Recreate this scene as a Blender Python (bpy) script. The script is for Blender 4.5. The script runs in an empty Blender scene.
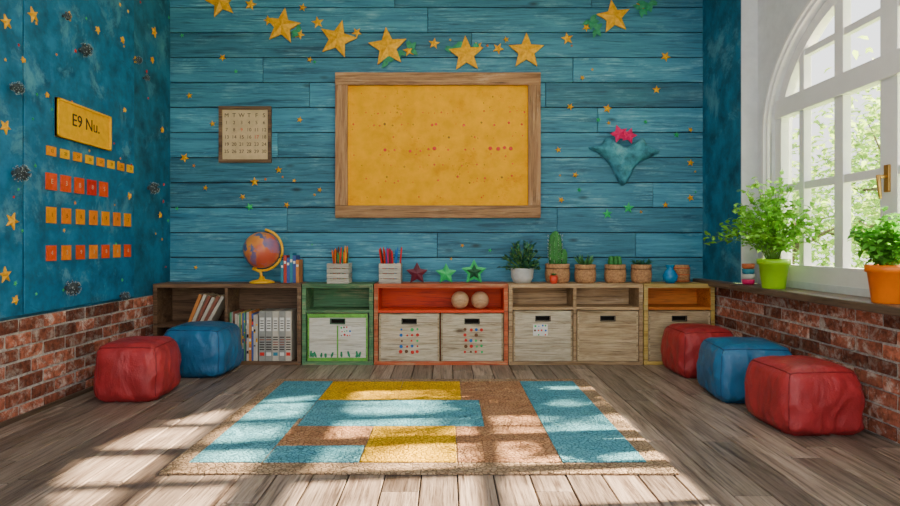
import bpy, bmesh, math, random
from mathutils import Vector, Matrix, noise, Euler
random.seed(7)
R = random.random
def U(a,b): return a+(b-a)*R()

# ------------------------------------------------------------------ materials
def base(name, rough=0.6):
    m=bpy.data.materials.new(name); m.use_nodes=True
    nt=m.node_tree; b=nt.nodes['Principled BSDF']; b.inputs['Roughness'].default_value=rough
    return m,nt,b
def c4(c): return (c[0],c[1],c[2],1)
def N(nt,t,**k):
    n=nt.nodes.new(t)
    for a,v in k.items(): setattr(n,a,v)
    return n
def mixc(nt,fac,a,b,blend='MIX'):
    n=N(nt,'ShaderNodeMix',data_type='RGBA',blend_type=blend)
    for s,v in ((n.inputs[0],fac),(n.inputs[6],a),(n.inputs[7],b)):
        if isinstance(v,(int,float)): s.default_value=v
        elif isinstance(v,tuple): s.default_value=c4(v)
        else: nt.links.new(v,s)
    return n.outputs[2]
def ramp(nt,src,p0,p1,c0=(0,0,0),c1=(1,1,1)):
    n=N(nt,'ShaderNodeValToRGB'); e=n.color_ramp.elements
    if p0>p1: p0,p1,c0,c1=p1,p0,c1,c0
    e[0].position=p0; e[1].position=p1; e[0].color=c4(c0); e[1].color=c4(c1)
    nt.links.new(src,n.inputs[0]); return n.outputs[0]
def coords(nt,scale=(1,1,1),rnd=True):
    tc=N(nt,'ShaderNodeTexCoord'); out=tc.outputs['Object']
    if rnd:
        at=N(nt,'ShaderNodeAttribute',attribute_name='rnd')
        mul=N(nt,'ShaderNodeMath',operation='MULTIPLY'); mul.inputs[1].default_value=41.0
        nt.links.new(at.outputs['Fac'],mul.inputs[0])
        ad=N(nt,'ShaderNodeVectorMath',operation='ADD'); nt.links.new(out,ad.inputs[0]); nt.links.new(mul.outputs[0],ad.inputs[1])
        out=ad.outputs[0]
    mp=N(nt,'ShaderNodeMapping'); mp.inputs['Scale'].default_value=scale
    nt.links.new(out,mp.inputs[0]); return mp.outputs[0]
def tnoise(nt,vec,scale,detail=5,rough=.6,dist=0):
    n=N(nt,'ShaderNodeTexNoise'); n.inputs['Scale'].default_value=scale; n.inputs['Detail'].default_value=detail
    n.inputs['Roughness'].default_value=rough; n.inputs['Distortion'].default_value=dist
    nt.links.new(vec,n.inputs['Vector']); return n.outputs['Fac']
def bump(nt,b,h,strength,dist=.01):
    n=N(nt,'ShaderNodeBump'); n.inputs['Strength'].default_value=strength; n.inputs['Distance'].default_value=dist
    nt.links.new(h,n.inputs['Height']); nt.links.new(n.outputs[0],b.inputs['Normal'])
def plank_value(nt,col,lo,hi):
    at=N(nt,'ShaderNodeAttribute',attribute_name='rnd')
    mr=N(nt,'ShaderNodeMapRange'); mr.inputs[3].default_value=lo; mr.inputs[4].default_value=hi
    nt.links.new(at.outputs['Fac'],mr.inputs[0])
    hs=N(nt,'ShaderNodeHueSaturation'); nt.links.new(mr.outputs[0],hs.inputs['Value']); nt.links.new(col,hs.inputs['Color'])
    return hs.outputs[0]
def wood(name,ca,cb,dark,axis='X',wear=None,wp=(.62,.72),rough=.55,bs=.5,vr=(.8,1.2),g=1.0,spec=.3,da=.85,fp=(.50,.70),knots=None):
    m,nt,b=base(name,rough)
    def sc(al,ac): return {'X':(al,ac,ac),'Y':(ac,al,ac),'Z':(ac,ac,al)}[axis]
    v=coords(nt,sc(1.3*g,16*g)); n1=tnoise(nt,v,1,7,.65,.8)
    v2=coords(nt,sc(3.5*g,85*g)); n2=tnoise(nt,v2,1,4,.65)
    v3=coords(nt,sc(2.2*g,7*g)); n3=tnoise(nt,v3,1,9,.75,.3)
    col=ramp(nt,n1,.36,.64,ca,cb)
    col=mixc(nt,ramp(nt,n2,fp[0],fp[1],(0,0,0),(da,da,da)),col,dark)
    col=mixc(nt,ramp(nt,n1,.26,.40,(da,da,da),(0,0,0)),col,dark)
    if wear: 
        w2=mixc(nt,1.0,ramp(nt,n3,wp[0],wp[1]),ramp(nt,n2,.55,.35),'MULTIPLY')
        col=mixc(nt,w2,col,wear)
    if knots:
        vk=N(nt,'ShaderNodeTexVoronoi'); vk.inputs['Scale'].default_value=1; nt.links.new(coords(nt,sc(1.6,4.2)),vk.inputs['Vector'])
        col=mixc(nt,ramp(nt,vk.outputs['Distance'],.03,.11,(.9,.9,.9),(0,0,0)),col,knots)
    col=plank_value(nt,col,*vr)
    nt.links.new(col,b.inputs['Base Color'])
    h=mixc(nt,.4,n1,n2); bump(nt,b,h,bs,.010)
    b.inputs['Specular IOR Level'].default_value=spec
    return m
def paint(name,c,rough=.5,var=.15,scale=20,bs=.1,stain=None,sp=(.6,.75),metal=0,vr=None,spec=.4,dark=None,dp=(.58,.7)):
    m,nt,b=base(name,rough)
    v=coords(nt); n=tnoise(nt,v,scale,6,.65)
    d=tuple(x*(1-var) for x in c); l=tuple(min(1,x*(1+var)) for x in c)
    col=ramp(nt,n,.35,.65,d,l)
    if stain:
        n3=tnoise(nt,v,scale*.35,9,.75,.4); col=mixc(nt,ramp(nt,n3,*sp),col,stain)
    if dark:
        n4=tnoise(nt,v,scale*.6,10,.8,1.0); col=mixc(nt,ramp(nt,n4,*dp),col,dark)
    if vr: col=plank_value(nt,col,*vr)
    nt.links.new(col,b.inputs['Base Color']); b.inputs['Metallic'].default_value=metal
    b.inputs['Specular IOR Level'].default_value=spec
    if bs: bump(nt,b,n,bs,.006)
    return m
def leafmat(name,c,tr=.45):
    m,nt,b=base(name,.45)
    col=plank_value(nt,mixc(nt,0.0,c,c),.6,1.5)
    nt.links.new(col,b.inputs['Base Color'])
    t=N(nt,'ShaderNodeBsdfTranslucent'); tcol=mixc(nt,1.0,col,(1,1,.5),'MULTIPLY'); nt.links.new(tcol,t.inputs[0])
    mx=N(nt,'ShaderNodeMixShader'); mx.inputs[0].default_value=tr
    nt.links.new(b.outputs[0],mx.inputs[1]); nt.links.new(t.outputs[0],mx.inputs[2])
    nt.links.new(mx.outputs[0],nt.nodes['Material Output'].inputs[0]); return m

M={}
M['teal_plank']=wood('teal_plank',(.030,.155,.255),(.062,.265,.39),(.008,.038,.066),'X',(.20,.46,.56),(.50,.64),.5,1.0,(.70,1.25),1.0,.3,.80,(.52,.74),knots=(.014,.045,.06))
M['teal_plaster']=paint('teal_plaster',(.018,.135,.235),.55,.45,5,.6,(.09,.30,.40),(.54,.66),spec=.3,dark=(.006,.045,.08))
M['teal_board']=paint('teal_board',(.018,.155,.30),.55,.35,7,.35,(.10,.33,.46),(.54,.67),spec=.3,dark=(.008,.065,.13),dp=(.58,.72))
M['floor']=wood('floor_wood',(.225,.160,.122),(.43,.335,.27),(.048,.031,.022),'Y',(.58,.48,.40),(.54,.70),.38,.9,(.5,1.2),1.0,.38,.88,(.48,.68),knots=(.06,.035,.025))
M['brick']=paint('brick',(.27,.085,.050),.85,.5,28,1.0,(.55,.46,.40),(.50,.64),vr=(.42,1.55),spec=.2,dark=(.05,.028,.022))
M['mortar']=paint('mortar',(.46,.43,.40),.95,.35,40,1.0,(.2,.18,.16))
M['white']=paint('white_paint',(.78,.78,.78),.45,.03,8,.05)
M['wallwhite']=paint('white_wall',(.66,.69,.72),.8,.06,10,.15)
M['ceil']=paint('ceiling_paint',(.5,.49,.47),.9,.03,10,.05)
M['sill']=wood('sill_wood',(.085,.055,.036),(.18,.12,.08),(.03,.018,.012),'Y',None,rough=.4)
M['framewood']=wood('frame_wood',(.26,.125,.052),(.46,.255,.12),(.055,.024,.012),'X',(.58,.42,.26),(.52,.66),.6,1.0,knots=(.07,.03,.015))
M['framewoodV']=wood('frame_wood_v',(.26,.125,.052),(.46,.255,.12),(.055,.024,.012),'Z',(.58,.42,.26),(.52,.66),.6,1.0,knots=(.07,.03,.015))
M['yellow_board']=paint('yellow_board',(.88,.40,.0),.75,.12,6,.3,(.62,.20,.0),(.54,.72),spec=.04,dark=(.26,.08,.01),dp=(.63,.72))
M['dark_wood']=wood('shelf_dark_wood',(.095,.05,.027),(.22,.125,.068),(.025,.013,.008),'X',(.36,.27,.18),(.54,.68))
M['nat_wood']=wood('shelf_natural_wood',(.30,.18,.085),(.52,.35,.19),(.07,.04,.02),'X',(.62,.52,.38),(.54,.68),knots=(.06,.03,.015))
M['green_wood']=wood('shelf_green_wood',(.05,.17,.075),(.12,.30,.14),(.04,.05,.025),'X',(.42,.37,.20),(.46,.60))
M['red_wood']=wood('shelf_red_wood',(.40,.065,.02),(.56,.13,.045),(.12,.04,.02),'X',(.50,.34,.18),(.46,.60))
M['red_in']=wood('shelf_red_inside',(.62,.04,.010),(.74,.08,.015),(.26,.02,.01),'X',vr=(.9,1.1))
M['yel_wood']=wood('shelf_yellow_wood',(.46,.30,.06),(.62,.44,.12),(.14,.09,.03),'X',(.46,.38,.22),(.46,.60))
M['orange_in']=wood('shelf_orange_inside',(.50,.14,.02),(.64,.23,.04),(.18,.05,.01),'X')
M['bin_cream']=wood('bin_cream_wood',(.52,.43,.29),(.74,.66,.50),(.15,.09,.045),'X',(.28,.17,.09),(.50,.64),.65,1.0,(.8,1.1),1.4,knots=(.10,.06,.03))
M['bin_nat']=wood('bin_natural_wood',(.40,.28,.155),(.62,.48,.30),(.12,.07,.033),'X',(.23,.14,.065),(.50,.64),.65,1.0,(.78,1.1),1.4,knots=(.08,.045,.02))
M['bin_white']=wood('bin_white_wood',(.66,.64,.55),(.80,.78,.70),(.30,.25,.16),'X',(.45,.44,.32),(.54,.68),.6,.6,(.9,1.05),1.4)
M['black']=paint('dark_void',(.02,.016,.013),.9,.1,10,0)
M['iron']=paint('dark_iron',(.03,.028,.026),.5,.2,30,.2)
def leather(name,c):
    m,nt,b=base(name,.42)
    v=coords(nt,rnd=False); n=tnoise(nt,v,6,4,.55,.3); n2=N(nt,'ShaderNodeTexVoronoi'); n2.inputs['Scale'].default_value=160
    nt.links.new(v,n2.inputs['Vector'])
    nt.links.new(ramp(nt,n,.3,.7,tuple(x*.7 for x in c),tuple(x*1.15 for x in c)),b.inputs['Base Color'])
    w=tnoise(nt,coords(nt,(6,6,3.0),False),1,4,.5,1.2)
    h=mixc(nt,.06,w,n2.outputs['Distance']); bump(nt,b,h,.4,.05)
    b.inputs['Specular IOR Level'].default_value=.45
    return m
M['p_red']=leather('red_leather',(.41,.028,.034)); M['p_red2']=paint('red_piping',(.24,.014,.018),.5)
M['p_blue']=leather('blue_leather',(.022,.145,.32)); M['p_blue2']=paint('blue_piping',(.01,.07,.18),.5)
def rugm(name,c,c2):
    m,nt,b=base(name,.9)
    v=coords(nt,rnd=False)
    vo=N(nt,'ShaderNodeTexVoronoi',feature='DISTANCE_TO_EDGE'); vo.inputs['Scale'].default_value=44; nt.links.new(v,vo.inputs['Vector'])
    n=tnoise(nt,v,3.5,8,.7,.5); n2=tnoise(nt,v,120,3,.6)
    col=ramp(nt,n,.35,.68,c,c2)
    col=mixc(nt,ramp(nt,vo.outputs['Distance'],.0,.14,(.9,.9,.9),(0,0,0)),col,tuple(x*.32 for x in c))
    col=mixc(nt,ramp(nt,n2,.66,.85,(0,0,0),(.5,.5,.5)),col,tuple(min(1,x*1.5+.03) for x in c2))
    nt.links.new(col,b.inputs['Base Color'])
    r=ramp(nt,vo.outputs['Distance'],0,.14); w=tnoise(nt,coords(nt,(3,5,1),False),1,4,.55,2.0)
    w2=N(nt,'ShaderNodeMath',operation='MULTIPLY'); w2.inputs[1].default_value=14; nt.links.new(w,w2.inputs[0])
    ad=N(nt,'ShaderNodeMath',operation='ADD'); nt.links.new(r,ad.inputs[0]); nt.links.new(w2.outputs[0],ad.inputs[1])
    bump(nt,b,ad.outputs[0],.8,.006); b.inputs['Specular IOR Level'].default_value=.12
    return m
M['rug_border']=rugm('rug_jute',(.36,.24,.145),(.52,.37,.24))
M['rug_blue']=rugm('rug_blue',(.085,.34,.46),(.17,.48,.60))
M['rug_yellow']=rugm('rug_yellow',(.74,.40,.004),(.88,.54,.01))
M['rug_brown']=rugm('rug_brown',(.42,.20,.10),(.58,.33,.18))
M['gold']=paint('gold_star',(.88,.40,.004),.42,.25,25,.3,(.60,.22,.0),(.58,.72),spec=.3)
M['gstar']=paint('green_star',(.03,.5,.14),.4,.2,20,.1)
M['gtrim']=paint('green_trim',(.14,.42,.05),.5,.3,14,.1,(.5,.6,.3),(.62,.75))
M['gleaf']=paint('green_leaf_decor',(.02,.25,.11),.6,.3,20,.1)
M['mstar']=paint('maroon_star',(.12,.012,.03),.4,.2,20,.1)
M['dgreen']=paint('dark_green_inset',(.01,.09,.04),.5)
M['red']=paint('red_paint',(.66,.02,.01),.5,.2); M['orange']=paint('orange_paint',(.85,.22,.0),.5,.15)
M['amber']=paint('amber_card',(.84,.29,.0),.6,.12,spec=.12); M['cardred']=paint('red_card',(.76,.085,.02),.6,.15,spec=.12)
M['ycard']=paint('yellow_card',(.95,.47,.0),.6,.1,spec=.08)
M['ink']=paint('dark_ink',(.03,.02,.015),.7,.1,10,0); M['brownink']=paint('brown_ink',(.16,.07,.03),.7,.1,10,0)
M['paper']=paint('cream_paper',(.62,.46,.27),.8,.12,8,.1,(.45,.3,.17),(.56,.75)); M['wpaper']=paint('white_paper',(.8,.79,.74),.7,.06)
M['burr']=paint('burr_grey',(.06,.08,.09),.8,.4,40,.3); M['burrtip']=paint('burr_tip',(.28,.34,.36),.7,.3,40,.1)
M['pink']=paint('pink_bow',(.75,.01,.14),.5,.15); M['pouch']=paint('teal_cloth',(.05,.24,.32),.85,.4,14,.9,(.16,.42,.48),(.54,.68))
M['brass']=paint('brass',(.55,.33,.09),.3,.1,20,.05,metal=.9)
M['yplastic']=paint('yellow_plastic',(.88,.46,.0),.35,.1)
M['crate_w']=wood('crate_white_wood',(.42,.38,.31),(.62,.58,.50),(.16,.12,.09),'X',g=3)
M['burlap']=paint('burlap',(.44,.23,.105),.9,.35,60,1.0,(.22,.1,.045)); M['terra']=paint('terracotta',(.55,.14,.05),.7,.2)
M['limepot']=paint('lime_pot',(.30,.62,.0),.3,.05,8,.02); M['orangepot']=paint('orange_pot',(.88,.19,.0),.35,.06,8,.02)
M['redpot']=paint('red_pot',(.6,.05,.02),.45,.15); M['bluevase']=paint('blue_vase',(.01,.20,.45),.2,.2); M['whitepot']=paint('white_pot',(.56,.56,.55),.5,.1)
M['soil']=paint('soil',(.03,.018,.01),.95,.4,50,1)
M['cactus']=paint('cactus_green',(.035,.20,.04),.6,.35,30,.6); M['succ']=leafmat('succulent_leaf',(.07,.23,.06),.15)
M['leaf']=leafmat('fresh_leaf',(.20,.50,.05),.5); M['leaf2']=leafmat('lush_leaf',(.13,.44,.05),.5); M['leafd']=leafmat('dusky_leaf',(.03,.14,.075),.2)
M['treeleaf']=leafmat('tree_leaf',(.38,.58,.20),.6); M['bark']=paint('bark',(.16,.12,.09),.9,.4,20,1)
M['lawn']=paint('lawn',(.32,.45,.18),.95,.3,4,.5); M['stem']=paint('stem_green',(.14,.30,.05),.6)
M['ballw']=wood('ball_wood',(.52,.31,.16),(.68,.45,.26),(.3,.15,.07),'X',g=3)
bookc=[(.5,.05,.03),(.03,.22,.32),(.05,.1,.35),(.6,.45,.1),(.1,.3,.15),(.55,.5,.42),(.25,.08,.05),(.6,.22,.05),(.30,.30,.28)]
for i,c in enumerate(bookc): M['book%d'%i]=paint('book_cover_%d'%i,c,.55,.12,15,.1)
pc=[(.66,.025,.015),(.80,.36,.01),(.03,.30,.08),(.02,.15,.5),(.50,.02,.13),(.72,.14,.01),(.12,.04,.02)]
for i,c in enumerate(pc): M['pen%d'%i]=paint('pencil_%d'%i,c,.4,.05,spec=.2)
# globe
m,nt,b=base('globe_map',.3); v=coords(nt,rnd=False); n=tnoise(nt,v,9,6,.55,.2); n2=tnoise(nt,v,5,3,.5)
oc=ramp(nt,n2,.4,.6,(.08,.14,.32),(.45,.16,.24)); la=ramp(nt,n2,.4,.6,(.75,.30,.06),(.62,.10,.05))
nt.links.new(mixc(nt,ramp(nt,n,.47,.50),oc,la),b.inputs['Base Color']); M['globe']=m
# window glass
m,nt,b=base('window_glass',.02); tr=N(nt,'ShaderNodeBsdfTransparent'); gl=N(nt,'ShaderNodeBsdfGlossy'); gl.inputs['Roughness'].default_value=.02
mx=N(nt,'ShaderNodeMixShader'); mx.inputs[0].default_value=.04
nt.links.new(tr.outputs[0],mx.inputs[1]); nt.links.new(gl.outputs[0],mx.inputs[2]); nt.links.new(mx.outputs[0],nt.nodes['Material Output'].inputs[0]); M['glass']=m

# ------------------------------------------------------------------ builder
class B:
    def __init__(s,name,loc=(0,0,0)):
        s.name=name; s.loc=Vector(loc); s.bm=bmesh.new(); s.mats=[]; s.L=s.bm.faces.layers.float.new('rnd')
    def mi(s,k):
        if k not in s.mats: s.mats.append(k)
        return s.mats.index(k)
    def face(s,vs,k,r=.5,smooth=False):
        try: f=s.bm.faces.new(vs)
        except ValueError: return
        f.material_index=s.mi(k); f[s.L]=r; f.smooth=smooth; return f
    def hexa(s,p,k,r=None):  # 8 pts: bottom 4 ccw, top 4 ccw
        if r is None: r=R()
        v=[s.bm.verts.new(q) for q in p]
        for q in ((3,2,1,0),(4,5,6,7),(0,1,5,4),(1,2,6,5),(2,3,7,6),(3,0,4,7)): s.face([v[i] for i in q],k,r)
    def box(s,c,d,k,rot=None,r=None,jit=0):
        x,y,z=[q/2 for q in d]
        p=[Vector(q) for q in ((-x,-y,-z),(x,-y,-z),(x,y,-z),(-x,y,-z),(-x,-y,z),(x,-y,z),(x,y,z),(-x,y,z))]
        if jit: p=[q+Vector((U(-jit,jit),U(-jit,jit),U(-jit,jit))) for q in p]
        if rot is not None:
            Rm=rot if isinstance(rot,Matrix) else Euler(rot).to_matrix()
            p=[Rm@q for q in p]
        s.hexa([q+Vector(c) for q in p],k,r)
    def bb(s,x0,x1,y0,y1,z0,z1,k,r=None,jit=0): s.box(((x0+x1)/2,(y0+y1)/2,(z0+z1)/2),(x1-x0,y1-y0,z1-z0),k,None,r,jit)
    def lathe(s,c,prof,k,seg=24,rot=None,r=.5,ripple=None,sq=None):
        c=Vector(c); rings=[]
        Rm=Euler(rot).to_matrix() if rot is not None else Matrix.Identity(3)
        for (rr,z) in prof:
            ring=[]
            for i in range(seg):
                a=2*math.pi*i/seg; q=rr*(1 if not ripple else 1+ripple[1]*math.cos(ripple[0]*a))
                ring.append(s.bm.verts.new(c+Rm@Vector((q*math.cos(a),q*math.sin(a),z))))
            rings.append(ring)
        for a,b_ in zip(rings,rings[1:]):
            for i in range(seg): s.face([a[i],a[(i+1)%seg],b_[(i+1)%seg],b_[i]],k,r,True)
        s.face(rings[0][::-1],k,r); s.face(rings[-1],k,r)
    def sphere(s,c,rad,k,seg=20,sc=(1,1,1),r=.5):
        n=seg//2; prof=[(max(rad*math.sin(math.pi*i/n),1e-4),-rad*math.cos(math.pi*i/n)) for i in range(n+1)]
        rings=[]
        for (rr,z) in prof:
            rings.append([s.bm.verts.new(Vector(c)+Vector((rr*math.cos(2*math.pi*i/seg)*sc[0],rr*math.sin(2*math.pi*i/seg)*sc[1],z*sc[2]))) for i in range(seg)])
        for a,b_ in zip(rings,rings[1:]):
            for i in range(seg): s.face([a[i],a[(i+1)%seg],b_[(i+1)%seg],b_[i]],k,r,True)
    def tube(s,pts,rad,k,seg=8,closed=False,r=.5):
        pts=[Vector(p) for p in pts]; n=len(pts); rings=[]
        for i,p in enumerate(pts):
            if closed: t=pts[(i+1)%n]-pts[i-1]
            else: t=pts[min(i+1,n-1)]-pts[max(i-1,0)]
            t.normalize(); up=Vector((0,0,1)) if abs(t.z)<.9 else Vector((1,0,0))
            a=t.cross(up).normalized(); b_=t.cross(a).normalized()
            rr=rad[i] if isinstance(rad,(list,tuple)) else rad
            rings.append([s.bm.verts.new(p+a*rr*math.cos(2*math.pi*j/seg)+b_*rr*math.sin(2*math.pi*j/seg)) for j in range(seg)])
        rng=range(n) if closed else range(n-1)
        for i in rng:
            A=rings[i]; C=rings[(i+1)%n]
            for j in range(seg): s.face([A[j],A[(j+1)%seg],C[(j+1)%seg],C[j]],k,r,True)
        if not closed: s.face(rings[0][::-1],k,r); s.face(rings[-1],k,r)
    def prism(s,pts,F,depth,k,z0=0,r=.5):
        a=[s.bm.verts.new(F@Vector((x,y,z0))) for x,y in pts]; b_=[s.bm.verts.new(F@Vector((x,y,z0+depth))) for x,y in pts]
        n=len(pts); s.face(b_,k,r); s.face(a[::-1],k,r)
        for i in range(n): s.face([a[i],a[(i+1)%n],b_[(i+1)%n],b_[i]],k,r)
    def disc(s,x,y,rad,F,depth,k,z0=0,n=10): s.prism([(x+rad*math.cos(2*math.pi*i/n),y+rad*math.sin(2*math.pi*i/n)) for i in range(n)],F,depth,k,z0)
    def star(s,F,rad,k,rot=0,h=.02,inner=.42,r=.5,sx=1):
        P=[]
        for i in range(10):
            a=math.pi/2+rot+i*math.pi/5; q=rad if i%2==0 else rad*inner
            P.append((q*math.cos(a)*sx,q*math.sin(a)))
        edge=[s.bm.verts.new(F@Vector((x,y,h*.35))) for x,y in P]; bk=[s.bm.verts.new(F@Vector((x,y,0))) for x,y in P]
        c=s.bm.verts.new(F@Vector((0,0,h)))
        for i in range(10):
            j=(i+1)%10; s.face([edge[i],edge[j],c],k,r); s.face([bk[i],bk[j],edge[j],edge[i]],k,r)
        s.face(bk[::-1],k,r)
    def leaf(s,p,d,L,W,k,up=None,r=None,curl=.25):
        p=Vector(p); d=Vector(d).normalized(); up=Vector(up) if up else Vector((U(-.5,.5),U(-.5,.5),1))
        sd=d.cross(up)
        if sd.length<1e-3: sd=Vector((1,0,0))
        sd.normalize(); nn=sd.cross(d).normalized()
        if r is None: r=R()
        a=s.bm.verts.new(p); m1=s.bm.verts.new(p+d*L*.5+nn*L*.06); t=s.bm.verts.new(p+d*L-nn*L*curl)
        l1=s.bm.verts.new(p+d*L*.3+sd*W*.5+nn*L*.08); l2=s.bm.verts.new(p+d*L*.68+sd*W*.36+nn*L*.02)
        r1=s.bm.verts.new(p+d*L*.3-sd*W*.5+nn*L*.08); r2=s.bm.verts.new(p+d*L*.68-sd*W*.36+nn*L*.02)
        for q in ((a,m1,l1),(l1,m1,l2),(l2,m1,t),(a,r1,m1),(r1,r2,m1),(r2,t,m1)): s.face(q,k,r,True)
    def text(s,body,size,F,k,ex=.002,align='CENTER'):
        cu=bpy.data.curves.new('t','FONT'); cu.body=body; cu.size=size; cu.align_x=align; cu.align_y='CENTER'; cu.extrude=ex; cu.resolution_u=3
        ob=bpy.data.objects.new('t',cu); bpy.context.scene.collection.objects.link(ob)
        dg=bpy.context.evaluated_depsgraph_get(); me=bpy.data.meshes.new_from_object(ob.evaluated_get(dg))
        vs=[s.bm.verts.new(F@v.co) for v in me.vertices]
        for p in me.polygons: s.face([vs[i] for i in p.vertices],k)
        bpy.data.objects.remove(ob); bpy.data.curves.remove(cu); bpy.data.meshes.remove(me)
    def done(s,bevel=0,seg=2,rot=None):
        bmesh.ops.translate(s.bm,verts=s.bm.verts,vec=-s.loc)
        me=bpy.data.meshes.new(s.name); s.bm.to_mesh(me); s.bm.free()
        for k in s.mats: me.materials.append(M[k])
        ob=bpy.data.objects.new(s.name,me); ob.location=s.loc; bpy.context.scene.collection.objects.link(ob)
        if rot: ob.rotation_euler=rot
        if bevel:
            md=ob.modifiers.new('bevel','BEVEL'); md.width=bevel; md.segments=seg; md.limit_method='ANGLE'; md.angle_limit=math.radians(40)
        return ob
def FB(x,z,y=5.68):  # frame lying on back wall facing the room
    return Matrix(((1,0,0,x),(0,0,-1,y),(0,1,0,z),(0,0,0,1)))
def FL(y,z,x=-2.62): # frame lying on left wall facing the room
    return Matrix(((0,0,1,x),(1,0,0,y),(0,1,0,z),(0,0,0,1)))

XL,XR,YB,YF,H=-2.62,2.42,5.68,-.6,3.6
EYE=1.075
def bwp(u,v): return (u-447)/105.6, EYE+(244-v)/105.6      # image pixels on the back wall -> metres
def lwp(u,v):
    y=1572/(447-u); return y, EYE+(244-v)/600*y             # image pixels on the left wall -> depth and height in metres

# ------------------------------------------------------------------ room shell
b=B('floor')
b.bb(XL-.15,XR+.3,YF,YB+.15,-.08,-.012,'black')
w=.168; x=XL-.02
while x<XR+.05:
    y=YF-U(0,1.2)
    while y<YB+.02:
        L=U(.9,1.9); y1=min(y+L,YB+.02); y0=max(y,YF)
        if y1>y0: b.bb(x+.003,x+w-.003,y0+.002,y1-.002,-.02,U(-.0015,.0005),'floor')
        y+=L
    x+=w
b.done(.003,1)

b=B('wall_back')
b.bb(XL-.15,XR+.3,YB+.02,YB+.15,-.05,H,'black')
z=0.0; ph=.2367; row=0
while z<H:
    xs=[XL-.02]; 
    cur=XL+U(.8,3.2)
    while cur<XR-.4: xs.append(cur); cur+=U(1.8,3.4)
    xs.append(XR+.2)
    for a,c in zip(xs,xs[1:]): b.bb(a+.0015,c-.0015,YB-U(0,.004),YB+.025,z+.0035,min(z+ph-.0035,H),'teal_plank')
    z+=ph; row+=1
b.done(.005,2)

def bricks(name,xi,out,z1):
    b=B(name)
    rows=7 if z1<.65 else 8
    rh=z1/rows; b.bb(min(xi,xi+out*.15)+ (.0 if out<0 else .006),max(xi,xi+out*.15)-(.006 if out<0 else 0),YF,YB,-.02,z1,'mortar')
    for i in range(rows):
        y=YF-(.115 if i%2 else 0)
        while y<YB:
            L=.225; y0=max(y+.007,YF); y1=min(y+L-.007,YB)
            if y1-y0>.03:
                xa=xi-out*U(-.002,.008); b.bb(min(xa,xa+out*.06),max(xa,xa+out*.06),y0,y1,i*rh+.007,(i+1)*rh-.007,'brick',jit=.003)
            y+=L
    return b
b=bricks('wall_left',XL,-1,.62)
b.bb(XL-.15,XL,YF,YB+.02,.62,H,'teal_plaster'); b.done(.007,2)
b=bricks('wall_right',XR,1,.70)
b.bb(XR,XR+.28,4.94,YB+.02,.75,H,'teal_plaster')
# white window bay with arched opening
cy,a_,b_,zs,zb=3.52,1.29,.97,1.95,.80
ai,bi=a_-.08,b_-.08
b.bb(2.55,2.72,YF,cy-ai,.70,H,'wallwhite'); b.bb(2.55,2.72,cy+ai,4.94,.70,H,'wallwhite')
b.bb(2.42,2.55,4.925,4.94,.75,H,'wallwhite')
b.bb(2.57,2.72,cy-ai,cy+ai,.60,zb,'wallwhite')
n=40
def arch(t,a,bb): return cy-a*math.cos(t), zs+bb*math.sin(t)
for i in range(n):
    y0,z0=arch(math.pi*i/n,ai,bi); y1,z1=arch(math.pi*(i+1)/n,ai,bi)
    b.hexa([(2.55,y0,z0),(2.72,y0,z0),(2.72,y1,z1),(2.55,y1,z1),(2.55,y0,H),(2.72,y0,H),(2.72,y1,H),(2.55,y1,H)],'wallwhite',.5)
b.done()
b=B('ceiling'); b.bb(XL-.15,XR+.35,YF,YB+.15,H,H+.1,'ceil'); b.done()

b=B('window_1',(2.6,cy,1.8))
def outline(a,bb):
    p=[(cy-a,zb)]+[arch(math.pi*i/n,a,bb) for i in range(n+1)]+[(cy+a,zb)]
    return p
def ringf(ao,bo,ai2,bi2,x0,x1):
    o=outline(ao,bo); q=outline(ai2,bi2)
    for i in range(len(o)-1):
        b.hexa([(x0,o[i][0],o[i][1]),(x0,o[i+1][0],o[i+1][1]),(x1,o[i+1][0],o[i+1][1]),(x1,o[i][0],o[i][1]),
                (x0,q[i][0],q[i][1]),(x0,q[i+1][0],q[i+1][1]),(x1,q[i+1][0],q[i+1][1]),(x1,q[i][0],q[i][1])],'white',.5)
ringf(a_,b_,ai,bi,2.525,2.56)
ringf(a_-.03,b_-.03,a_-.055,b_-.055,2.505,2.53)
ringf(ai,bi,ai-.085,bi-.085,2.585,2.65)
def topz(y): 
    t=(y-cy)/(ai-.03); return zs+(bi-.03)*math.sqrt(max(0,1-t*t))
for yy,w in ((3.52,.14),(3.97,.09),(3.07,.09),(4.385,.06),(2.655,.06)):
    b.bb(2.59,2.645,yy-w/2,yy+w/2,zb,min(topz(yy-w/2),topz(yy+w/2)),'white')
b.bb(2.57,2.65,cy-ai+.02,cy+ai-.02,2.05,2.19,'white')
b.bb(2.575,2.65,cy-ai,cy+ai,zb-.005,.92,'white')
b.bb(2.595,2.642,cy-ai+.02,cy+ai-.02,1.475,1.53,'white')
b.bb(2.595,2.642,cy-ai*.8,cy+ai*.8,2.44,2.49,'white')
b.bb(2.616,2.62,cy-ai*.98,cy+ai*.98,zb,zs,'glass')
gv=[b.bm.verts.new((2.618,y,z)) for y,z in [arch(math.pi*i/n,ai*.97,bi*.97) for i in range(n+1)]]; b.face(gv,'glass')
b.bb(2.575,2.59,3.50,3.54,1.38,1.54,'brass'); b.tube([(2.58,3.52,1.47),(2.53,3.52,1.47)],.012,'brass'); b.tube([(2.53,3.52,1.48),(2.53,3.515,1.42),(2.535,3.51,1.34)],[.013,.012,.009],'brass')
b.done(.005,1)
b=B('window_sill',(2.44,2,.725)); b.bb(2.32,2.59,YF,4.925,.70,.75,'sill'); b.bb(2.32,2.42,4.925,YB-.005,.70,.75,'sill'); b.done(.008)

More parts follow.
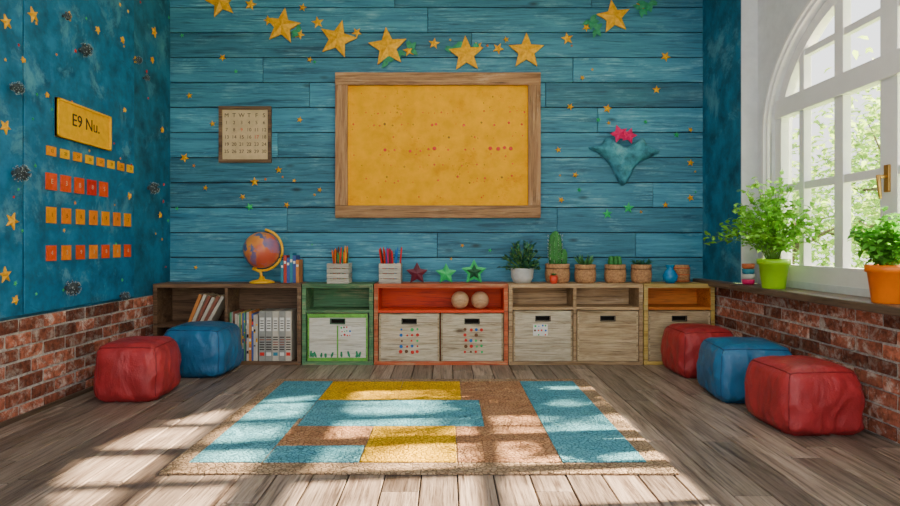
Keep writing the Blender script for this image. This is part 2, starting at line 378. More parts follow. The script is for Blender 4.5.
# left wall boards
b=B('wall_panel',(XL,4.35,1.9)); b.bb(XL,XL+.015,3.70,5.0,.64,3.3,'teal_board'); b.bb(XL,XL+.015,2.2,3.685,.64,3.3,'teal_board'); b.done(.004)
b=B('baseboard_left'); b.bb(XL,XL+.02,YF,YB-.4,0,.03,'sill'); b.done(.003)

# ------------------------------------------------------------------ left wall: sign and cards
b=B('yellow_sign',(XL+.03,4.29,1.92))
b.bb(XL+.015,XL+.035,3.98,4.61,1.79,2.05,'ycard'); 
for q in ((3.98,4.61,1.79,1.805),(3.98,4.61,2.035,2.05),(3.98,3.995,1.79,2.05),(4.595,4.61,1.79,2.05)): b.bb(XL+.015,XL+.045,*q,'ycard')
b.text('E9 Nu.',.12,FL(4.30,1.93,XL+.036),'ink',.001); b.done(.002,1)
def cards(y0,y1,z,n,w,h,mk,txt,size,ink):
    b=B('number_card_row',(XL+.02,(y0+y1)/2,z))
    for i in range(n):
        y=y0+(y1-y0)*i/(n-1); b.bb(XL+.015,XL+.027,y-w/2,y+w/2,z-h/2+.003*i*.3,z+h/2+.003*i*.3,mk[i%len(mk)])
        b.text(txt[i],size,FL(y,z+.001*i,XL+.0275),ink,.0006)
    b.done(.002,1)
cards(3.94,4.92,1.685,8,.085,.060,['amber','ycard'],['12','20','24','26','27','29','25','22'],.030,'brownink')
cards(3.94,4.54,1.485,5,.10,.11,['cardred','cardred','cardred','red'],['E','3','B','8','5'],.045,'paper')
cards(3.94,4.88,1.265,7,.088,.105,['amber','orange'],['1','5','8','6','9','4','2'],.04,'brownink')
cards(3.94,4.88,1.015,7,.088,.10,['cardred','orange'],['4','2','9','3','8','6','0'],.04,'paper')

# ------------------------------------------------------------------ stars
for (u,v,r_,ro) in [(222,3,.155,.2),(283,27,.175,-.15),(338,40,.185,-.25),(388,48,.19,.1),(466,55,.175,.05),(526,52,.175,0),(613,18,.165,.15)]:
    x,z=bwp(u,v); b=B('gold_star',(x,YB-.02,z)); b.star(FB(x,z,YB-.012),r_,'gold',ro,.05,.44); b.done()
b=B('small_star_decorations',(0,YB-.01,2.6))
for (u,v,r_) in [(251,5,.06),(269,21,.05),(300,35,.05),(318,23,.06),(303,8,.04),(357,33,.05),(409,51,.06),(434,44,.055),(478,47,.05),(498,49,.055),(506,40,.03),(567,39,.06),(586,28,.04),(641,6,.05),(665,57,.05),(223,58,.035),(185,158,.045),(190,96,.03),(255,182,.045),(287,205,.03),(243,197,.03),(279,170,.035),(213,124,.03),(300,120,.03),(570,107,.035),(607,109,.045),(582,78,.025),(575,175,.03),(656,90,.04),(690,163,.035),(690,198,.035),(561,200,.03),(320,190,.025),(665,205,.03),(558,150,.03),(206,188,.025),(310,60,.03),(690,130,.025)]:
    x,z=bwp(u,v); b.star(FB(x,z,YB-.008),r_,'gold',U(-.6,.6),.02)
for i in range(40):
    u=U(176,698); v=U(5,275)
    if 325<u<550 and 62<v<228: continue
    x,z=bwp(u,v); b.star(FB(x,z,YB-.008),U(.012,.022),random.choice(['gold','gstar','gold','orange','gstar']),U(0,1),.01)
b.done()
b=B('green_star_decorations',(1.6,YB-.01,1.38))
for (u,v,r_) in [(607,214,.05),(628,208,.055),(250,207,.04),(598,120,.025),(676,135,.03),(579,190,.025),(645,122,.022)]:
    x,z=bwp(u,v); b.star(FB(x,z,YB-.008),r_,'gstar',U(-.4,.4),.02)
b.done()
b=B('leaf_decorations',(0,YB-.02,2.9))
for (u,v) in [(388,62),(380,56),(453,52),(456,46),(476,52),(595,30),(590,22),(648,4),(640,10),(300,33),(411,50),(645,6),(398,52)]:
    x,z=bwp(u,v)
    for i in range(4):
        a=U(0,6.28); b.leaf((x,YB-.015,z),(math.cos(a),-.25,math.sin(a)),.085,.05,'gleaf',up=(0,-1,0))
b.done()
b=B('star_confetti',(XL+.01,4,1.8))
for (u,v,r_) in [(3,22,.045),(9,221,.055),(2,127,.045),(2,275,.05),(30,15,.05),(152,32,.05),(127,196,.03),(150,60,.03),(20,60,.02),(95,30,.03),(66,16,.035),(120,40,.03),(133,60,.03),(160,130,.03),(44,95,.02),(122,110,.02),(158,215,.03),(12,300,.03)]:
    y,z=lwp(u,v); b.star(FL(y,z,XL+.016),r_,'gold',U(-.5,.5),.02)
for i in range(45):
    y,z=lwp(U(0,168),U(0,300))
    if z<.7: continue
    b.star(FL(y,z,XL+.016),U(.008,.018),random.choice(['gold','red','gstar','orange']),U(0,1),.008)
b.done()
for (u,v,r_) in [(77,50,.05),(10,173,.055),(63,288,.055),(8,88,.04),(146,188,.055),(118,296,.04),(141,78,.03),(132,60,.035),(60,16,.03)]:
    y,z=lwp(u,v); c=Vector((XL+.03+r_*.6,y,z)); b=B('burr_decoration',c); b.sphere(c,r_*.62,'burr',12)
    for i in range(70):
        d=Vector((U(-.3,1),U(-1,1),U(-1,1))).normalized(); b.tube([c+d*r_*.5,c+d*r_*.95],[r_*.10,r_*.03],'burr',4); b.sphere(c+d*r_*.97,r_*.06,'burrtip',6)
    b.tube([(XL+.017,y,z),c],r_*.3,'burr',6)
    b.done()

# ------------------------------------------------------------------ notice board and calendar
x0,z1=bwp(336.5,74.5); x1,z0=bwp(539.5,218); t=.115
b=B('notice_board',((x0+x1)/2,YB-.03,(z0+z1)/2))
b.bb(x0+t*.7,x1-t*.7,YB-.03,YB-.004,z0+t*.7,z1-t*.7,'yellow_board',.5)
b.bb(x0,x1,YB-.07,YB-.004,z1-t,z1,'framewood'); b.bb(x0,x1,YB-.07,YB-.004,z0,z0+t,'framewood')
b.bb(x0,x0+t,YB-.066,YB-.004,z0+t+.002,z1-t-.002,'framewoodV'); b.bb(x1-t,x1,YB-.066,YB-.004,z0+t+.002,z1-t-.002,'framewoodV')
F=FB(0,0,YB-.03)
for v,rr,p in [(98,.004,.3),(113,.006,.75),(125,.008,.6),(138,.006,.5),(150,.011,.55),(156,.006,.4),(166,.006,.65),(178,.007,.3),(182,.006,.55),(197,.006,.35)]:
    u=354
    while u<524:
        if R()<p:
            x,z=bwp(u+U(-2,2),v+U(-1.4,1.4)-(u-440)*.008); q=rr*U(.4,1.4)
            if u>430: q*=1.25
            b.disc(x,z,q,F,.003,random.choice(['red','red','brownink','red']))
        u+=U(4,9)
for i in range(40):
    x,z=bwp(U(352,524),U(90,203)); b.disc(x,z,U(.002,.005),F,.003,random.choice(['red','brownink']))
b.done(.005,2)
x0,z1=bwp(220,107); x1,z0=bwp(272,163); t=.030
b=B('wall_calendar',((x0+x1)/2,YB-.02,(z0+z1)/2)); b.bb(x0+.01,x1-.01,YB-.018,YB-.004,z0+.01,z1-.01,'paper')
b.bb(x0,x1,YB-.035,YB-.004,z1-t,z1,'dark_wood');b.bb(x0,x1,YB-.035,YB-.004,z0,z0+t,'dark_wood');b.bb(x0,x0+t,YB-.034,YB-.004,z0+t,z1-t,'dark_wood');b.bb(x1-t,x1,YB-.034,YB-.004,z0+t,z1-t,'dark_wood')
d=1
for r_ in range(6):
    for c in range(6):
        xx=x0+.07+c*(x1-x0-.14)/5; zz=z1-.085-r_*.068
        if r_==0: b.text('MTWTFS'[c],.055,FB(xx,zz,YB-.019),'ink',.0006)
        elif d<=31: b.text(str(d),.046,FB(xx,zz,YB-.019),'red' if d in(9,17) else 'ink',.0006); d+=1
b.done(.002,1)

# hanging cloth pouch
out=[(588,148),(596,146),(601,144),(606,138),(613,142),(624,147),(634,143),(642,138),(646,145),(651,148),(659,152),(651,157),(641,162),(634,168),(629,178),(622,186),(616,178),(611,168),(605,160),(597,153)]
pts=[bwp(*p) for p in out]; cx=sum(p[0] for p in pts)/len(pts); cz=sum(p[1] for p in pts)/len(pts)
b=B('hanging_cloth_pouch',(cx,YB-.05,cz)); dense=[]
n_=len(pts)
for i in range(n_):
    p0,p1,p2,p3=[Vector(pts[(i+k)%n_]) for k in (-1,0,1,2)]
    for j in range(4):
        t=j/4; dense.append(.5*((2*p1)+(p2-p0)*t+(2*p0-5*p1+4*p2-p3)*t*t+(3*p1-p0-3*p2+p3)*t**3))
rings=[]
for k in range(13):
    t=k/12; ring=[]
    for q in dense:
        x=cx+(q.x-cx)*t; z=cz+(q.y-cz)*t; dd=.10*math.sqrt(max(0,1-t**2.4))
        dd+=.05*noise.noise(Vector((x*9,z*14,1)))*(1-t*.7)
        ring.append(b.bm.verts.new((x,YB-.015-max(dd,0),z)))
    rings.append(ring)
for A,C in zip(rings,rings[1:]):
    for i in range(len(A)): b.face([A[i],A[(i+1)%len(A)],C[(i+1)%len(A)],C[i]],'pouch',.5,True)
bk=[b.bm.verts.new((v.co.x,YB-.006,v.co.z)) for v in rings[-1]]
for i in range(len(bk)): b.face([rings[-1][i],rings[-1][(i+1)%len(bk)],bk[(i+1)%len(bk)],bk[i]],'pouch',.5)
x,z=bwp(620,136); b.star(FB(x-.04,z,YB-.10),.085,'pink',.3,.05,.5); b.star(FB(x+.055,z-.015,YB-.09),.075,'pink',-.3,.05,.5)
b.tube([(x,YB-.09,z-.03),(x,YB-.02,z+.03)],.012,'pink')
b.done()

# ------------------------------------------------------------------ storage shelves
Y0,Y1=5.33,5.645; TZ=.72
def cab(name,x0,x1,mat,divs=(),mid=.48,inner=None,midspan=None,t=.035):
    b=B(name,((x0+x1)/2,(Y0+Y1)/2,.36)); inner=inner or mat
    b.bb(x0,x1,Y0,Y1,TZ-t,TZ,mat); b.bb(x0,x1,Y0,Y1,.0,t*.9,mat)
    b.bb(x0,x0+t,Y0,Y1,t*.9,TZ-t,mat); b.bb(x1-t,x1,Y0,Y1,t*.9,TZ-t,mat)
    b.bb(x0+t,x1-t,Y1-.015,Y1-.002,t*.9,TZ-t,inner)
    if inner!=mat:
        b.bb(x0+t,x0+t+.004,Y0+.006,Y1-.016,(mid or t)+.012,TZ-t,inner); b.bb(x1-t-.004,x1-t,Y0+.006,Y1-.016,(mid or t)+.012,TZ-t,inner); b.bb(x0+t,x1-t,Y0+.006,Y1-.016,TZ-t-.005,TZ-t,inner)
    for d in divs: b.bb(d-.014,d+.014,Y0+.004,Y1-.015,t*.9,TZ-t,mat)
    if mid: b.bb(x0+t,x1-t if not midspan else midspan,Y0+.006,Y1-.016,mid-.012,mid+.012,inner)
    # nails / corner blocks
    for xx in (x0+t/2,x1-t/2):
        for zz in (.02,TZ-t/2): b.disc(xx,zz,.004,FB(0,0,Y0),.002,'iron',n=8)
    b.done(.004,2)
cab('storage_shelf',-2.612,-1.297,'dark_wood',(-1.963,),mid=.345,midspan=-1.977)
cab('storage_shelf',-1.288,-.657,'green_wood',(),.475,'green_wood')
cab('storage_shelf',-.648,.542,'red_wood',(),.475,'red_in')
cab('storage_shelf',.548,1.741,'nat_wood',(1.137,),.50,'nat_wood')
cab('storage_shelf',1.75,2.38,'yel_wood',(),.50,'orange_in')

def binn(x0,x1,mat,z1=.45,slot=True,label=None,trim=None,dots=None):
    z0=.034; yf=Y0+.004; b=B('wooden_storage_bin',((x0+x1)/2,Y0+.14,(z0+z1)/2)); t=.014
    cx=(x0+x1)/2; sw=.06; sz0,sz1=z1-.085,z1-.05
    # front boards with a hand slot
    zm=z0+(z1-z0)*.36
    b.bb(x0,x1,yf,yf+t,z0,zm-.001,mat)
    zq=sz0-.03
    b.bb(x0,x1,yf,yf+t,zm+.001,zq,mat)
    b.bb(x0,x1,yf,yf+t,zq+.0005,sz0,mat,.5); b.bb(x0,x1,yf,yf+t,sz1,z1,mat,.5)
    b.bb(x0,cx-sw,yf,yf+t,sz0,sz1,mat,.5); b.bb(cx+sw,x1,yf,yf+t,sz0,sz1,mat,.5)
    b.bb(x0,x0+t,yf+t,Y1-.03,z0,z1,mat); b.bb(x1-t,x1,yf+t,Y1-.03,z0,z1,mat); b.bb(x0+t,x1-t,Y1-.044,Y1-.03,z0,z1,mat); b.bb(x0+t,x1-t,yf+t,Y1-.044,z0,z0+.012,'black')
    b.bb(x0+t,x1-t,yf+t+.06,yf+t+.07,z0+.012,z1-.02,'black')  # black sheet and floor paint in the shade behind the hand slot
    F=FB(0,0,yf)
    for q in ((cx-sw-.008,cx+sw+.008,sz0-.008,sz0),(cx-sw-.008,cx+sw+.008,sz1,sz1+.008),(cx-sw-.008,cx-sw,sz0,sz1),(cx+sw,cx+sw+.008,sz0,sz1)):
        b.bb(q[0],q[1],yf-.006,yf,q[2],q[3],'iron' if mat!='bin_white' else 'dgreen')
    if trim:
        b.bb(x0,x1,yf-.006,yf,z1-.035,z1,trim); b.bb(x0,x1,yf-.006,yf,z0,z0+.03,trim); b.bb(cx-.006,cx+.006,yf-.006,yf,z0+.03,sz0-.02,trim)
        for i in range(12): b.leaf((U(x0+.03,x1-.03),yf-.004,z0+.03),(U(-.4,.4),-.05,1),U(.04,.08),.022,'gleaf',up=(0,-1,0))
    if label:
        lx,lz,lw,lh=label; small=lh<.15
        if small: b.bb(lx-lw/2,lx+lw/2,yf-.004,yf,lz-lh/2,lz+lh/2,'wpaper')
        nj=3 if small else 5
        for i in range(4):
            for j in range(nj):
                if R()<.9: b.disc(lx-lw*.36+i*lw*.24+U(-.006,.006),lz-lh*.38+j*lh*.76/(nj-1)+U(-.004,.004),.014*U(.6,1.25)*(.6 if small else 1),FB(0,0,yf-.004),.002,random.choice(['red','red','pen3','gstar','brownink']),z0=0 if small else -.004,n=9)
    # worn darker edge battens
    for xx in (x0+.008,x1-.008): b.bb(xx-.008,xx+.008,yf-.004,yf,z0+(.03 if trim else 0),z1-(.035 if trim else 0),'bin_nat' if mat!='bin_white' else trim)
    for xx in (x0+.012,x1-.012):
        for zz in (z0+.05,zm-.03,zm+.04,z1-.05): b.disc(xx,zz,.004,F,.006,'iron',n=8)
    b.done(.003,1)
binn(-1.24,-.705,'bin_white',.455,label=(-.90,.30,.10,.09),trim='gtrim',dots=True)
binn(-.605,-.068,'bin_cream',.455,label=(-.335,.215,.20,.26),dots=True)
binn(-.055,.50,'bin_cream',.455,label=(.235,.215,.20,.26),dots=True)
binn(.59,1.115,'bin_cream',.48,label=(.83,.31,.13,.10),dots=True)
binn(1.158,1.70,'bin_nat',.48)
binn(1.79,2.34,'bin_nat',.48)
for u in (460,480):
    x=(u-447)/110.5; b=B('wooden_ball',(x,5.43,.487+.082)); b.sphere((x,5.43,.488+.080),.080,'ballw',24); b.done()
# leaning books
b=B('leaning_books',(-2.1,5.45,.46))
x=-2.26
for i in range(6):
    h=.25+.03*R(); w=.028; a=math.radians(22+i*1.5)
    Rm=Euler((0,a,0)).to_matrix(); c=Vector((x,5.47,.357+.5*h*math.cos(a)+.5*w*math.sin(a)))
    b.box(c,(w,.2,h),'book%d'%random.choice([0,5,6,7,5]),Rm); b.box(c+Rm@Vector((0,.004,.002)),(w*.8,.2,h*1.005),'paper',Rm)
    x+=.037
b.done(.002,1)
b=B('magazine_stack',(-1.84,5.45,.25))
x=-1.940
while x<-1.70:
    w=U(.010,.022); h=U(.40,.44); yy=Y0+U(.01,.03); b.bb(x,x+w-.001,yy,yy+.24,.033,.033+h,'book%d'%random.randrange(9))
    for j in range(3):
        zz=U(.08,h-.03); b.bb(x+.002,x+w-.003,yy-.001,yy,zz,zz+U(.01,.04),random.choice(['wpaper','ink','ycard','red']))
    x+=w
b.done(.0015,1)
b=B('ring_binders',(-1.5,5.45,.25)); x=-1.675
while x<-1.39:
    w=U(.055,.062); yy=Y0+.012; mk=random.choice(['book8','book5','book8']); b.bb(x,x+w-.003,yy,yy+.25,.033,.475,mk)
    b.bb(x+.008,x+w-.011,yy-.001,yy,.30,.42,'wpaper'); 
    for j in range(4): b.bb(x+.013,x+w-.016,yy-.002,yy,.32+j*.022,.328+j*.022,'ink')
    b.bb(x+.008,x+w-.011,yy-.001,yy,.08,.11,random.choice(['wpaper','red','book1'])); 
    for j in range(6): b.bb(x+.006,x+w-.009,yy-.001,yy,.13+j*.022,.14+j*.022,random.choice(['ink','ink','book6']))
    x+=w
b.done(.002,1)
b=B('flat_books',(-2.4,5.45,.1))
z=.033
for i in range(4): 
    h=U(.025,.045); b.box((-2.38+U(-.02,.02),5.46,z+h/2),(.26,.19,h),'book%d'%random.choice([5,6,8,1]),(0,0,U(-.1,.1))); z+=h+.001
b.done(.002,1)

# ------------------------------------------------------------------ things on top of the shelves
def SX(u): return (u-447)/109.1
# globe
gx=SX(265)-.02; gy=5.47; gz=.72+.30
b=B('desk_globe',(gx,gy,.9))
b.sphere((gx,gy,gz),.165,'globe',36)
ring=[]
for i in range(25):
    a=-math.pi/2-0.15+ (math.pi+.3)*i/24+math.radians(-18)
    ring.append((gx+.187*math.cos(a),gy,gz+.187*math.sin(a)))
b.tube(ring,.012,'yplastic',8)
b.tube([ring[0],(gx-.01,gy,gz-.20),(gx,gy,.735)],.014,'yplastic'); b.tube([(gx-.06,gy,gz-.17),(gx-.057,gy,gz-.155)],.014,'yplastic')
b.lathe((gx,gy,.72),[(.11,0),(.112,.012),(.085,.024),(.03,.034),(.02,.06)],'yplastic',28)
b.done()
b=B('upright_books',(SX(290),5.5,.85)); x=SX(279)+.022
for i,(h,k) in enumerate([(.20,'book1'),(.25,'book0'),(.23,'book2'),(.27,'book1'),(.25,'book2'),(.21,'book7')]):
    w=.028; b.bb(x,x+w-.002,5.47,5.62,.721,.72+h,k); b.bb(x+.003,x+w-.005,5.469,5.47,.72+h*.7,.72+h*.8,'wpaper'); x+=w
b.done(.003,1)
def pencrate(u,cols,name='pencil_crate'):
    x=SX(u); y=5.48; b=B(name,(x,y,.82)); s=.098
    for i in range(4):
        z0=.72+i*.046; z1=z0+.041
        b.bb(x-s,x+s,y-s,y-s+.01,z0,z1,'crate_w'); b.bb(x-s,x+s,y+s-.01,y+s,z0,z1,'crate_w'); b.bb(x-s,x-s+.01,y-s+.01,y+s-.01,z0,z1,'crate_w'); b.bb(x+s-.01,x+s,y-s+.01,y+s-.01,z0,z1,'crate_w')
    for sx in(-1,1):
        for sy in (-1,1): b.box((x+sx*(s-.018),y+sy*(s-.018),.72+.09),(.016,.016,.18),'crate_w')
    b.bb(x-s+.01,x+s-.01,y-s+.01,y+s-.01,.722,.73,'crate_w')
    for i in range(22):
        p0=Vector((x+U(-.07,.07),y+U(-.06,.06),.735)); d=Vector((U(-.10,.10)+(p0.x-x)*1.2,U(-.15,.15),1)).normalized(); L=U(.24,.31); k=random.choice(cols)
        b.tube([p0,p0+d*L],.0075,k,6); b.tube([p0+d*L,p0+d*(L+.02)],[.0075,.001],k,6)
    b.done(.002,1)
pencrate(340,['pen2','pen5','pen1','pen6','pen0']); pencrate(391,['pen0','pen4','pen0','pen0','pen3','pen6'])
def sstar(u,r_,k,k2=None):
    x=SX(u); z=.72+.81*r_; b=B('standing_star',(x,5.5,z)); F=FB(x,z,5.50); b.star(F,r_,k,0,.035,.5)
    bk=F@Matrix.Rotation(math.pi,4,'Y'); b.star(bk,r_,k,0,.035,.5)
    if k2: b.star(FB(x,z,5.488),r_*.62,k2,0,.036,.5)
    b.done(.002,1)
sstar(417,.105,'mstar'); sstar(446,.10,'gstar'); sstar(474,.12,'gstar','dgreen')
x=SX(522); b=B('potted_bush',(x,5.49,.85)); b.lathe((x,5.49,.72),[(.075,0),(.10,.05),(.105,.12),(.11,.135),(.095,.135),(.09,.12)],'whitepot'); b.lathe((x,5.49,.72),[(.01,.118),(.09,.12)],'soil')
for i in range(70):
    a=U(0,6.28); e=U(.1,1.4); L=U(.14,.28); d=Vector((math.cos(a)*math.cos(e)*.85,math.sin(a)*math.cos(e)*.6,math.sin(e))); p=Vector((x,5.46,.83)); q=p+d*L; b.tube([p,p+d*L*.5+Vector((0,0,.01)),q],.003,'stem',4)
    for j in range(7):
        pp=p+d*L*U(.4,1); dd=d+Vector((U(-.8,.8),U(-.8,.5),U(-.4,.6)))
        if pp.x>x+.14: dd.x=-abs(dd.x)
        b.leaf(pp,dd,U(.035,.055),.026,'leafd')
b.done()
def burlap_pot(b,x,y,r_=.088,h=.17,k='burlap'):
    b.lathe((x,y,.72),[(r_*.85,0),(r_*1.0,.02),(r_*1.06,h*.5),(r_*.98,h*.8),(r_*1.04,h),(r_*.9,h+.004),(r_*.85,h*.9)],k,24,ripple=(9,.02)); b.lathe((x,y,.72),[(.01,h*.9),(r_*.87,h*.9)],'soil')
    b.tube([(x+r_*1.04*math.cos(a),y+r_*1.04*math.sin(a),.72+h*.78) for a in [i*math.pi/10 for i in range(20)]],.004,'brownink',5,True)
x=SX(558); b=B('potted_column_cactus',(x,5.53,.95)); burlap_pot(b,x,5.53,.108,.17)
b.lathe((x-.02,5.53,.85),[(.045,0),(.055,.1),(.056,.22),(.045,.30),(.022,.335),(.002,.345)],'cactus',40,ripple=(10,.12))
b.lathe((x+.06,5.54,.86),[(.02,0),(.03,.06),(.03,.13),(.015,.165),(.002,.17)],'cactus',30,ripple=(8,.12))
for i in range(150):
    a=i*math.pi*2/10+.0; z=.87+U(0,.29); b.tube([(x-.02+.06*math.cos(a),5.53+.06*math.sin(a),z),(x-.02+.072*math.cos(a),5.53+.072*math.sin(a),z+.008)],.0012,'wpaper',3)
b.done()
x=SX(551); b=B('small_red_pot',(x,5.36,.76)); b.lathe((x,5.365,.72),[(.025,0),(.036,.02),(.038,.06),(.032,.076),(.032,.06)],'redpot'); 
for i in range(12): b.leaf((x,5.365,.78),(U(-.6,.6),U(-.3,.3),1),.04,.02,'succ')
b.done()
for u,kind in ((585,0),(615,1),(641,2)):
    x=SX(u); y=5.49; b=B('potted_succulent',(x,y,.82)); burlap_pot(b,x,y,.092 if kind<2 else .088,.165)
    if kind==0:
        for i in range(46): 
            a=U(0,6.28); b.leaf((x+.03*math.cos(a),y+.03*math.sin(a),.86),(math.cos(a)*U(.1,.9),math.sin(a)*U(.1,.9),1),U(.07,.14),.022,'succ',curl=-.05)
    elif kind==1:
        for i in range(7):
            a=i*.9; rr=.045 if i else 0; hh=U(.06,.11); b.lathe((x+rr*math.cos(a),y+rr*math.sin(a),.86),[(.016,0),(.021,hh*.5),(.014,hh*.85),(.002,hh)],'cactus',16,ripple=(6,.12))
        for i in range(20): b.leaf((x,y,.87),(U(-.8,.8),U(-.8,.8),1),.08,.02,'succ')
    else:
        for i in range(40):
            a=U(0,6.28); b.leaf((x+.05*math.cos(a),y+.04*math.sin(a),.865),(math.cos(a)*.6,math.sin(a)*.6,U(.6,1.6)),U(.05,.10),.026,'leafd')
    b.done()
x=SX(667); b=B('blue_vase',(x,5.42,.8)); b.lathe((x,5.42,.72),[(.035,0),(.062,.03),(.066,.07),(.045,.11),(.028,.13),(.04,.16),(.042,.165),(.034,.165),(.024,.13)],'bluevase',28); b.done()
x=SX(684); b=B('woven_basket',(x,5.56,.8)); b.lathe((x,5.565,.72),[(.06,0),(.07,.04),(.073,.12),(.068,.16),(.06,.16),(.06,.03)],'burlap',28); 
for j in range(7): b.tube([(x+.073*math.cos(a),5.565+.073*math.sin(a),.735+j*.02) for a in [i*math.pi/12 for i in range(24)]],.006,'terra' if j%3==0 else 'burlap',5,True)
b.done()

# ------------------------------------------------------------------ sill plants
def bigplant(name,x,y,r_,h,pk,lk,n,spread,height,L,W,droop):
    b=B(name,(x,y,.75+h/2)); b.lathe((x,y,.75),[(r_*.72,0),(r_*.74,.005),(r_*.95,h*.8),(r_*1.06,h*.81),(r_*1.08,h),(r_*.98,h),(r_*.92,h*.85)],pk,32); b.lathe((x,y,.75),[(.01,h*.86),(r_*.93,h*.86)],'soil')
    for i in range(n):
        a=U(0,6.28); q=math.sqrt(R()); d=Vector((math.cos(a)*spread[0]*q,math.sin(a)*spread[1]*q,height*(1-.5*q*q)*U(.7,1.1)))
        if x+d.x>2.45: d.x=2.45-x
        if y+d.y>4.84: d.y=4.84-y
        p=Vector((x+U(-.03,.03),y+U(-.03,.03),.75+h*.85)); pts=[]
        for j in range(7):
            t=j/6; pts.append(p+Vector((d.x*t**1.2,d.y*t**1.2,d.z*(t*1.3-.3*t*t)-droop*q*t**3)))
        b.tube(pts,[.004*(1-.6*j/6) for j in range(7)],'stem',4)
        for j in range(2,7):
            for k in range(4):
                dd=Vector((U(-1,1),U(-1,1),U(-.4,.8))); pp=pts[j]+Vector((U(-.025,.025),U(-.025,.025),U(-.025,.025)))
                if pp.x+dd.x*L>2.49: dd.x=-abs(dd.x)
                if pp.y+dd.y*L>4.88: dd.y=-abs(dd.y)
                b.leaf(pp,dd,L*U(.6,1.15),W*U(.7,1.1),lk)
    return b.done()
bigplant('potted_leafy_plant',2.40,4.41,.105,.215,'limepot','leaf',72,(.42,.55),.64,.060,.036,.16)
bigplant('potted_basil_plant',2.43,3.31,.10,.21,'orangepot','leaf2',46,(.18,.20),.33,.055,.034,.03)
b=B('stacked_cups',(2.41,4.80,.82))
for i,k in enumerate(['pink','whitepot','book1','terra']):
    b.lathe((2.42,4.82,.75+i*.042),[(.035,0),(.045,.006),(.048,.036),(.044,.041),(.03,.041)],k,20)
b.done()

# ------------------------------------------------------------------ poufs
def pouf(x,y,w,d,h,k,k2,rz,seed):
    b=B('floor_pouf',(x,y,h/2)); bm=b.bm; g=34; vs={}
    def P(p):
        r_=.34; ax=Vector(p); q=Vector([max(-1+r_,min(1-r_,c)) for c in ax]); dv=ax-q
        if dv.length>1e-6: ax=q+dv.normalized()*r_
        X,Y,Z=ax
        X2=X*(1+.07*(1-Y*Y)*(1-Z*Z)); Y2=Y*(1+.07*(1-X*X)*(1-Z*Z)); Z2=Z+ (.10*(1-X*X)*(1-Y*Y) if Z>0 else 0)
        bul=1+.06*(1-(Z+.3)**2)
        n1=noise.noise(Vector((X*2.0+seed,Y*2.0,Z*1.4))); n2=abs(noise.noise(Vector((X*3.5+seed+n1,Y*3.5,Z*1.3)))); n3=abs(noise.noise(Vector((X*8,Y*8+seed,Z*3+n1*2))))
        wr=.035*n1+(.07*n2+.012*n3)*(1-max(Z,0)*.6)-.015
        s_=bul*(1-wr); z_=Z2*(1-.5*wr)
        if z_<-.96: z_=-1
        return Vector((x+X2*s_*w/2,y+Y2*s_*d/2,h/2+z_*h/2))
    def gv(i,j,k_):
        key=(i,j,k_)
        if key not in vs: vs[key]=bm.verts.new(P((i/g*2-1,j/g*2-1,k_/g*2-1)))
        return vs[key]
    for i in range(g):
        for j in range(g):
            b.face([gv(i,j,g),gv(i+1,j,g),gv(i+1,j+1,g),gv(i,j+1,g)],k,.5,True); b.face([gv(i,j+1,0),gv(i+1,j+1,0),gv(i+1,j,0),gv(i,j,0)],k,.5,True)
            b.face([gv(i,0,j),gv(i+1,0,j),gv(i+1,0,j+1),gv(i,0,j+1)],k,.5,True); b.face([gv(i,g,j+1),gv(i+1,g,j+1),gv(i+1,g,j),gv(i,g,j)],k,.5,True)
            b.face([gv(0,i,j+1),gv(0,i+1,j+1),gv(0,i+1,j),gv(0,i,j)],k,.5,True); b.face([gv(g,i,j),gv(g,i+1,j),gv(g,i+1,j+1),gv(g,i,j+1)],k,.5,True)
    loop=[]
    for s0,s1 in (((-1,-1),(1,-1)),((1,-1),(1,1)),((1,1),(-1,1)),((-1,1),(-1,-1))):
        for i in range(16):
            t=i/16; loop.append(P((s0[0]+(s1[0]-s0[0])*t,s0[1]+(s1[1]-s0[1])*t,.97)))
    b.tube(loop,.005,k2,6,True)
    for sx,sy in((-1,-1),(1,-1),(1,1),(-1,1)): b.tube([P((sx,sy,zz)) for zz in [.95-i*.15 for i in range(13)]],.004,k2,6)
    ob=b.done(); ob.rotation_euler=(0,0,rz)
pouf(-2.185,4.26,.42,.42,.39,'p_red','p_red2',.06,1)
pouf(-2.04,5.02,.48,.46,.40,'p_blue','p_blue2',-.05,2)
pouf(2.09,5.0,.44,.44,.385,'p_red','p_red2',.05,3)
pouf(2.10,4.24,.49,.48,.385,'p_blue','p_blue2',-.10,4)
pouf(2.10,3.56,.44,.46,.375,'p_red','p_red2',.04,5)

# ------------------------------------------------------------------ rug
b=B('patchwork_rug',(-.13,3.76,.006))
b.bb(-1.345,1.08,2.79,4.74,.0015,.010,'rug_border')
def patch(x0,x1,y0,y1,k): b.bb(x0+.003,x1-.003,y0+.003,y1-.003,.009,.0145,k,jit=.002)
X0,X3=-1.26,.975
patch(X0,-.88,3.66,4.64,'rug_blue'); patch(-.88,-.34,4.08,4.64,'rug_yellow'); patch(-.34,.10,4.08,4.64,'rug_yellow'); patch(.10,.56,4.08,4.64,'rug_brown')
patch(-.88,.22,3.50,4.08,'rug_blue'); patch(.22,.56,3.50,4.08,'rug_brown')
patch(X0,-.90,2.92,3.66,'rug_blue'); patch(-.90,-.43,3.16,3.50,'rug_brown'); patch(-.90,-.43,2.92,3.16,'rug_blue')
patch(-.43,.05,2.92,3.50,'rug_yellow'); patch(.05,.56,2.92,3.50,'rug_brown'); patch(.56,X3,2.92,4.64,'rug_blue')
b.done(.002,1)

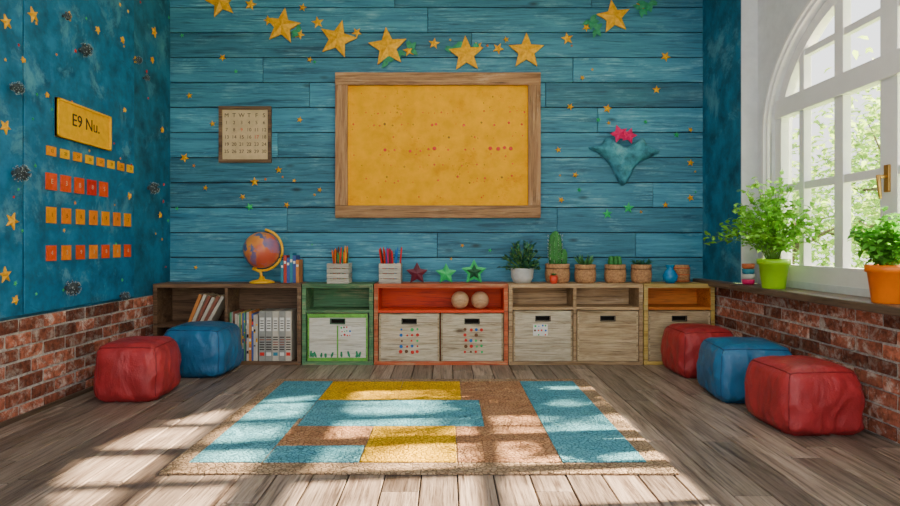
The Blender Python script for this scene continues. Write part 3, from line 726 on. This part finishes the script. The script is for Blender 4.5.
# ------------------------------------------------------------------ outdoors
b=B('lawn',(20,8,-.5)); b.bb(2.75,40,-20,45,-.6,-.5,'lawn'); b.done()
def tree(x,y,h,cr,n,ls,cz=None,lk='treeleaf'):
    b=B('garden_tree',(x,y,h/2)); cz=cz or h-cr*.8
    b.tube([(x,y,-.5),(x+.1,y,h*.3),(x-.05,y+.1,h*.6),(x,y,h*.9)],[.18,.14,.10,.03],'bark',8)
    cl=[]
    for i in range(14):
        d=Vector((U(-1,1),U(-1,1),U(-.8,1))); c=Vector((x,y,cz))+d*cr*.75; cl.append(c); b.tube([(x,y,min(c.z-.3,h*.7)),(Vector((x,y,cz))+c)/2-Vector((0,0,.1)),c],[.05,.03,.01],'bark',5)
    for i in range(n):
        c=random.choice(cl); o=Vector((random.gauss(0,1),random.gauss(0,1),random.gauss(0,1)))*cr*.26
        q=c+o; q.z=max(q.z,-.35)
        b.leaf(q,(U(-1,1),U(-1,1),U(-.5,.5)),ls*U(.7,1.3),ls*.55,lk)
    b.done()
tree(9.5,12.5,5.5,2.2,3000,.2,2.2); tree(12,14.5,7,2.6,3000,.24,2.6); tree(9.0,8.6,3.4,1.5,2200,.16,1.2); tree(6.6,11.8,5.0,1.7,2200,.17,1.7); tree(8.4,10,3.2,1.3,1900,.16,1.3)
tree(7.2,4.4,6.2,1.3,330,.20,4.4)

# ------------------------------------------------------------------ light
w=bpy.data.worlds.new('sky'); bpy.context.scene.world=w; w.use_nodes=True; nt=w.node_tree; bg=nt.nodes['Background']
tc=N(nt,'ShaderNodeTexCoord'); sp=N(nt,'ShaderNodeSeparateXYZ'); nt.links.new(tc.outputs['Generated'],sp.inputs[0])
nt.links.new(ramp(nt,sp.outputs['Z'],0,.6,(1,.96,.90),(.84,.91,1)),bg.inputs[0]); bg.inputs[1].default_value=2.8
sd=bpy.data.lights.new('sun','SUN'); sd.energy=60; sd.angle=math.radians(1.0); sd.color=(1,.80,.56)
so=bpy.data.objects.new('sun',sd); bpy.context.scene.collection.objects.link(so); so.location=(8,6,8)
so.rotation_euler=Vector((-1,-.10,-.62)).to_track_quat('-Z','Y').to_euler()
ad=bpy.data.lights.new('fill_light','AREA'); ad.energy=45; ad.shape='RECTANGLE'; ad.size=3; ad.size_y=3; ad.color=(1,.90,.78)  # unseen fill lamp, added under the ceiling to brighten the room
ao=bpy.data.objects.new('fill_light',ad); bpy.context.scene.collection.objects.link(ao); ao.location=(0,3.2,3.55)

# ------------------------------------------------------------------ camera
cd=bpy.data.cameras.new('camera'); cd.lens=24; cd.sensor_width=36; cd.shift_x=.0033; cd.shift_y=-.01; cd.clip_start=.05
co=bpy.data.objects.new('camera',cd); co.location=(0,0,EYE); co.rotation_euler=(math.pi/2,0,0); bpy.context.scene.collection.objects.link(co)
bpy.context.scene.camera=co
